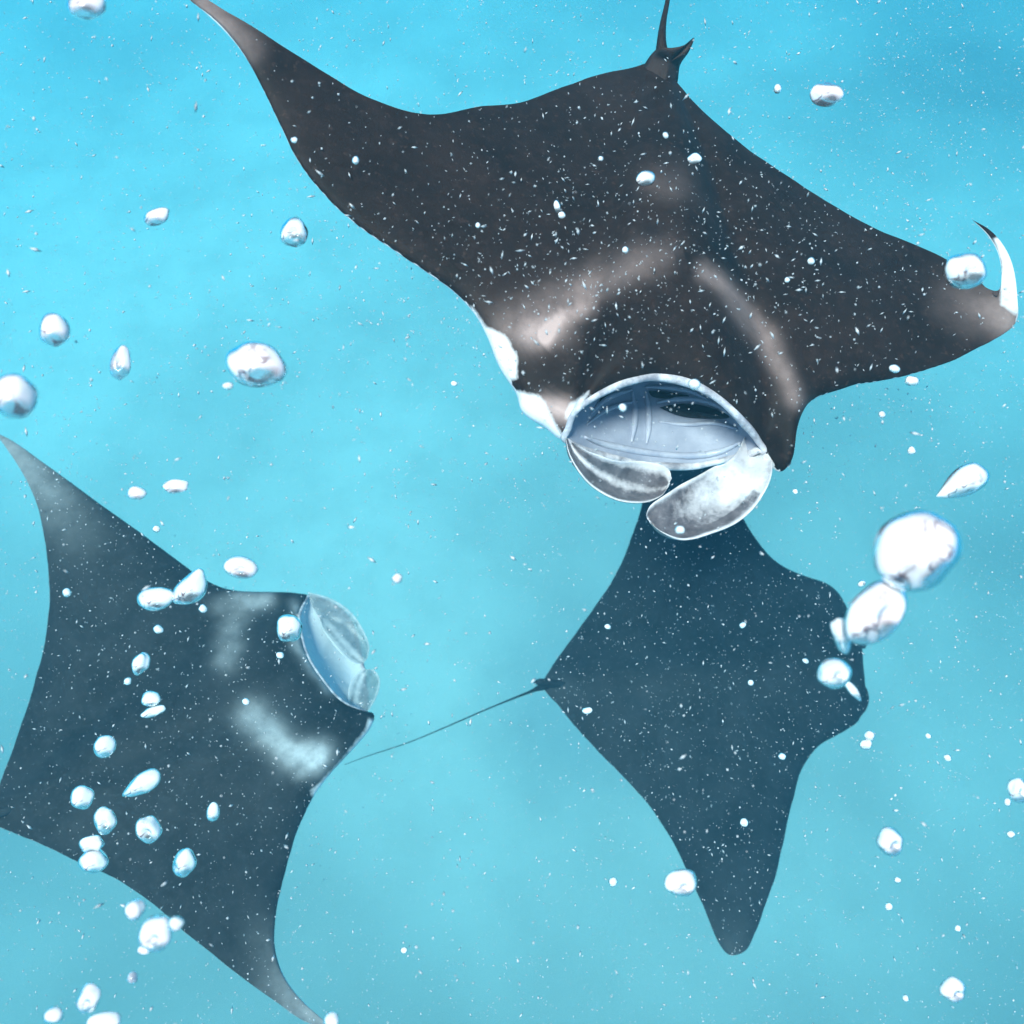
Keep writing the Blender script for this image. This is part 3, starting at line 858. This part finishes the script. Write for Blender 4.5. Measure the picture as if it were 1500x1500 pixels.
# tiny look-alikes that only their place tells apart
for px, py, r in ((521, 235, 5), (916, 366, 5), (431, 205, 5), (1188, 382, 5.5), (975, 198, 4), (1153, 410, 4), (880, 232, 3.5), (700, 330, 4)):
    bubble(px, py, r, r * random.uniform(.9, 1.25), random.uniform(0, 90), 1.55, 'pinhead sized round bubble over the brownish ray\'s dark back or wing', 'pinhead bubbles over the brownish ray')
for px, py, r in ((898, 1292, 7), (1302, 1328, 6), (1315, 1289, 5), (1481, 1222, 6), (1476, 1175, 5), (1388, 1110, 5), (1403, 1360, 5), (1327, 1462, 5), (1335, 660, 6), (1292, 607, 5), (1360, 1078, 4), (1262, 855, 6), (1165, 720, 4), (665, 562, 4), (592, 1392, 5)):
    bubble(px, py, r, r * random.uniform(.85, 1.15), random.uniform(0, 90), 1.7, 'pinhead sized round bubble in open water between the rays', 'pinhead bubbles in open water')
for px, py, r in ((1090, 1205, 6), (1088, 916, 5), (1180, 968, 4), (1100, 1000, 4.5), (890, 918, 4), (1146, 1108, 5)):
    bubble(px, py, r, r * random.uniform(.85, 1.25), random.uniform(0, 90), 1.9, 'pinhead sized round bubble over the blue black ray\'s back or wing', 'pinhead bubbles over the blue black ray')
for px, py, r in ((229, 775, 5), (98, 868, 6), (410, 960, 5), (232, 922, 6), (187, 998, 6), (297, 892, 6), (360, 1028, 5)):
    bubble(px, py, r, r * random.uniform(.85, 1.25), random.uniform(0, 90), 1.9, 'pinhead sized round bubble over the slate ray\'s back or wing', 'pinhead bubbles over the slate ray')

# ------------------------------------------------------------------ plankton drifting through the water
def plankton(count):
    rng = random.Random(11)
    V = []; F = []
    base = [Vector(p) for p in ((1, 0, 0), (-1, 0, 0), (0, 1, 0), (0, -1, 0), (0, 0, 1), (0, 0, -1))]
    fc = [(0, 2, 4), (2, 1, 4), (1, 3, 4), (3, 0, 4), (2, 0, 5), (1, 2, 5), (3, 1, 5), (0, 3, 5)]
    n = 0
    while n < count:
        p = Vector((rng.uniform(-3.6, 3.6), rng.uniform(-1.2, 4.8), CAM.z - rng.uniform(0.5, 4.6)))
        q = p - CAM; d = q.dot(FWD)
        if d < 1.2 or abs(q.x) > d * 0.8 or abs(q.dot(UPV)) > d * 0.8: continue
        n += 1
        r = min(0.0028, 0.0011 * math.exp(rng.gauss(0, 0.55))); el = rng.choice((1, 1.2, 1.6, 2.4, 3.2))
        M = Matrix.Rotation(rng.uniform(0, 6.28), 3, 'X') @ Matrix.Rotation(rng.uniform(0, 6.28), 3, 'Y') @ Matrix.Rotation(rng.uniform(0, 6.28), 3, 'Z')
        b = len(V)
        for c in base: V.append(p + M @ Vector((c.x * r * el, c.y * r, c.z * r)))
        F += [(b + i, b + j, b + k) for i, j, k in fc]
    m = 0
    while m < 2600:                        # thicker swarm over the back of the feeding ray
        p = RA.pt(rng.gauss(960, 260), rng.gauss(380, 150), rng.uniform(0.12, 0.5))
        m += 1
        r = min(0.0022, 0.00075 * math.exp(rng.gauss(0, 0.55))); el = rng.choice((1.5, 2.5, 3.5, 4.5))
        M = Matrix.Rotation(rng.uniform(0, 6.28), 3, 'X') @ Matrix.Rotation(rng.uniform(0, 6.28), 3, 'Y') @ Matrix.Rotation(rng.uniform(0, 6.28), 3, 'Z')
        b = len(V)
        for c in base: V.append(p + M @ Vector((c.x * r * el, c.y * r, c.z * r)))
        F += [(b + i, b + j, b + k) for i, j, k in fc]
    o = link('plankton', mesh('plankton', V, F), PLANK)
    tag(o, kind='stuff')
plankton(90000)
print('spans', RA.span, RB.span, RC.span)
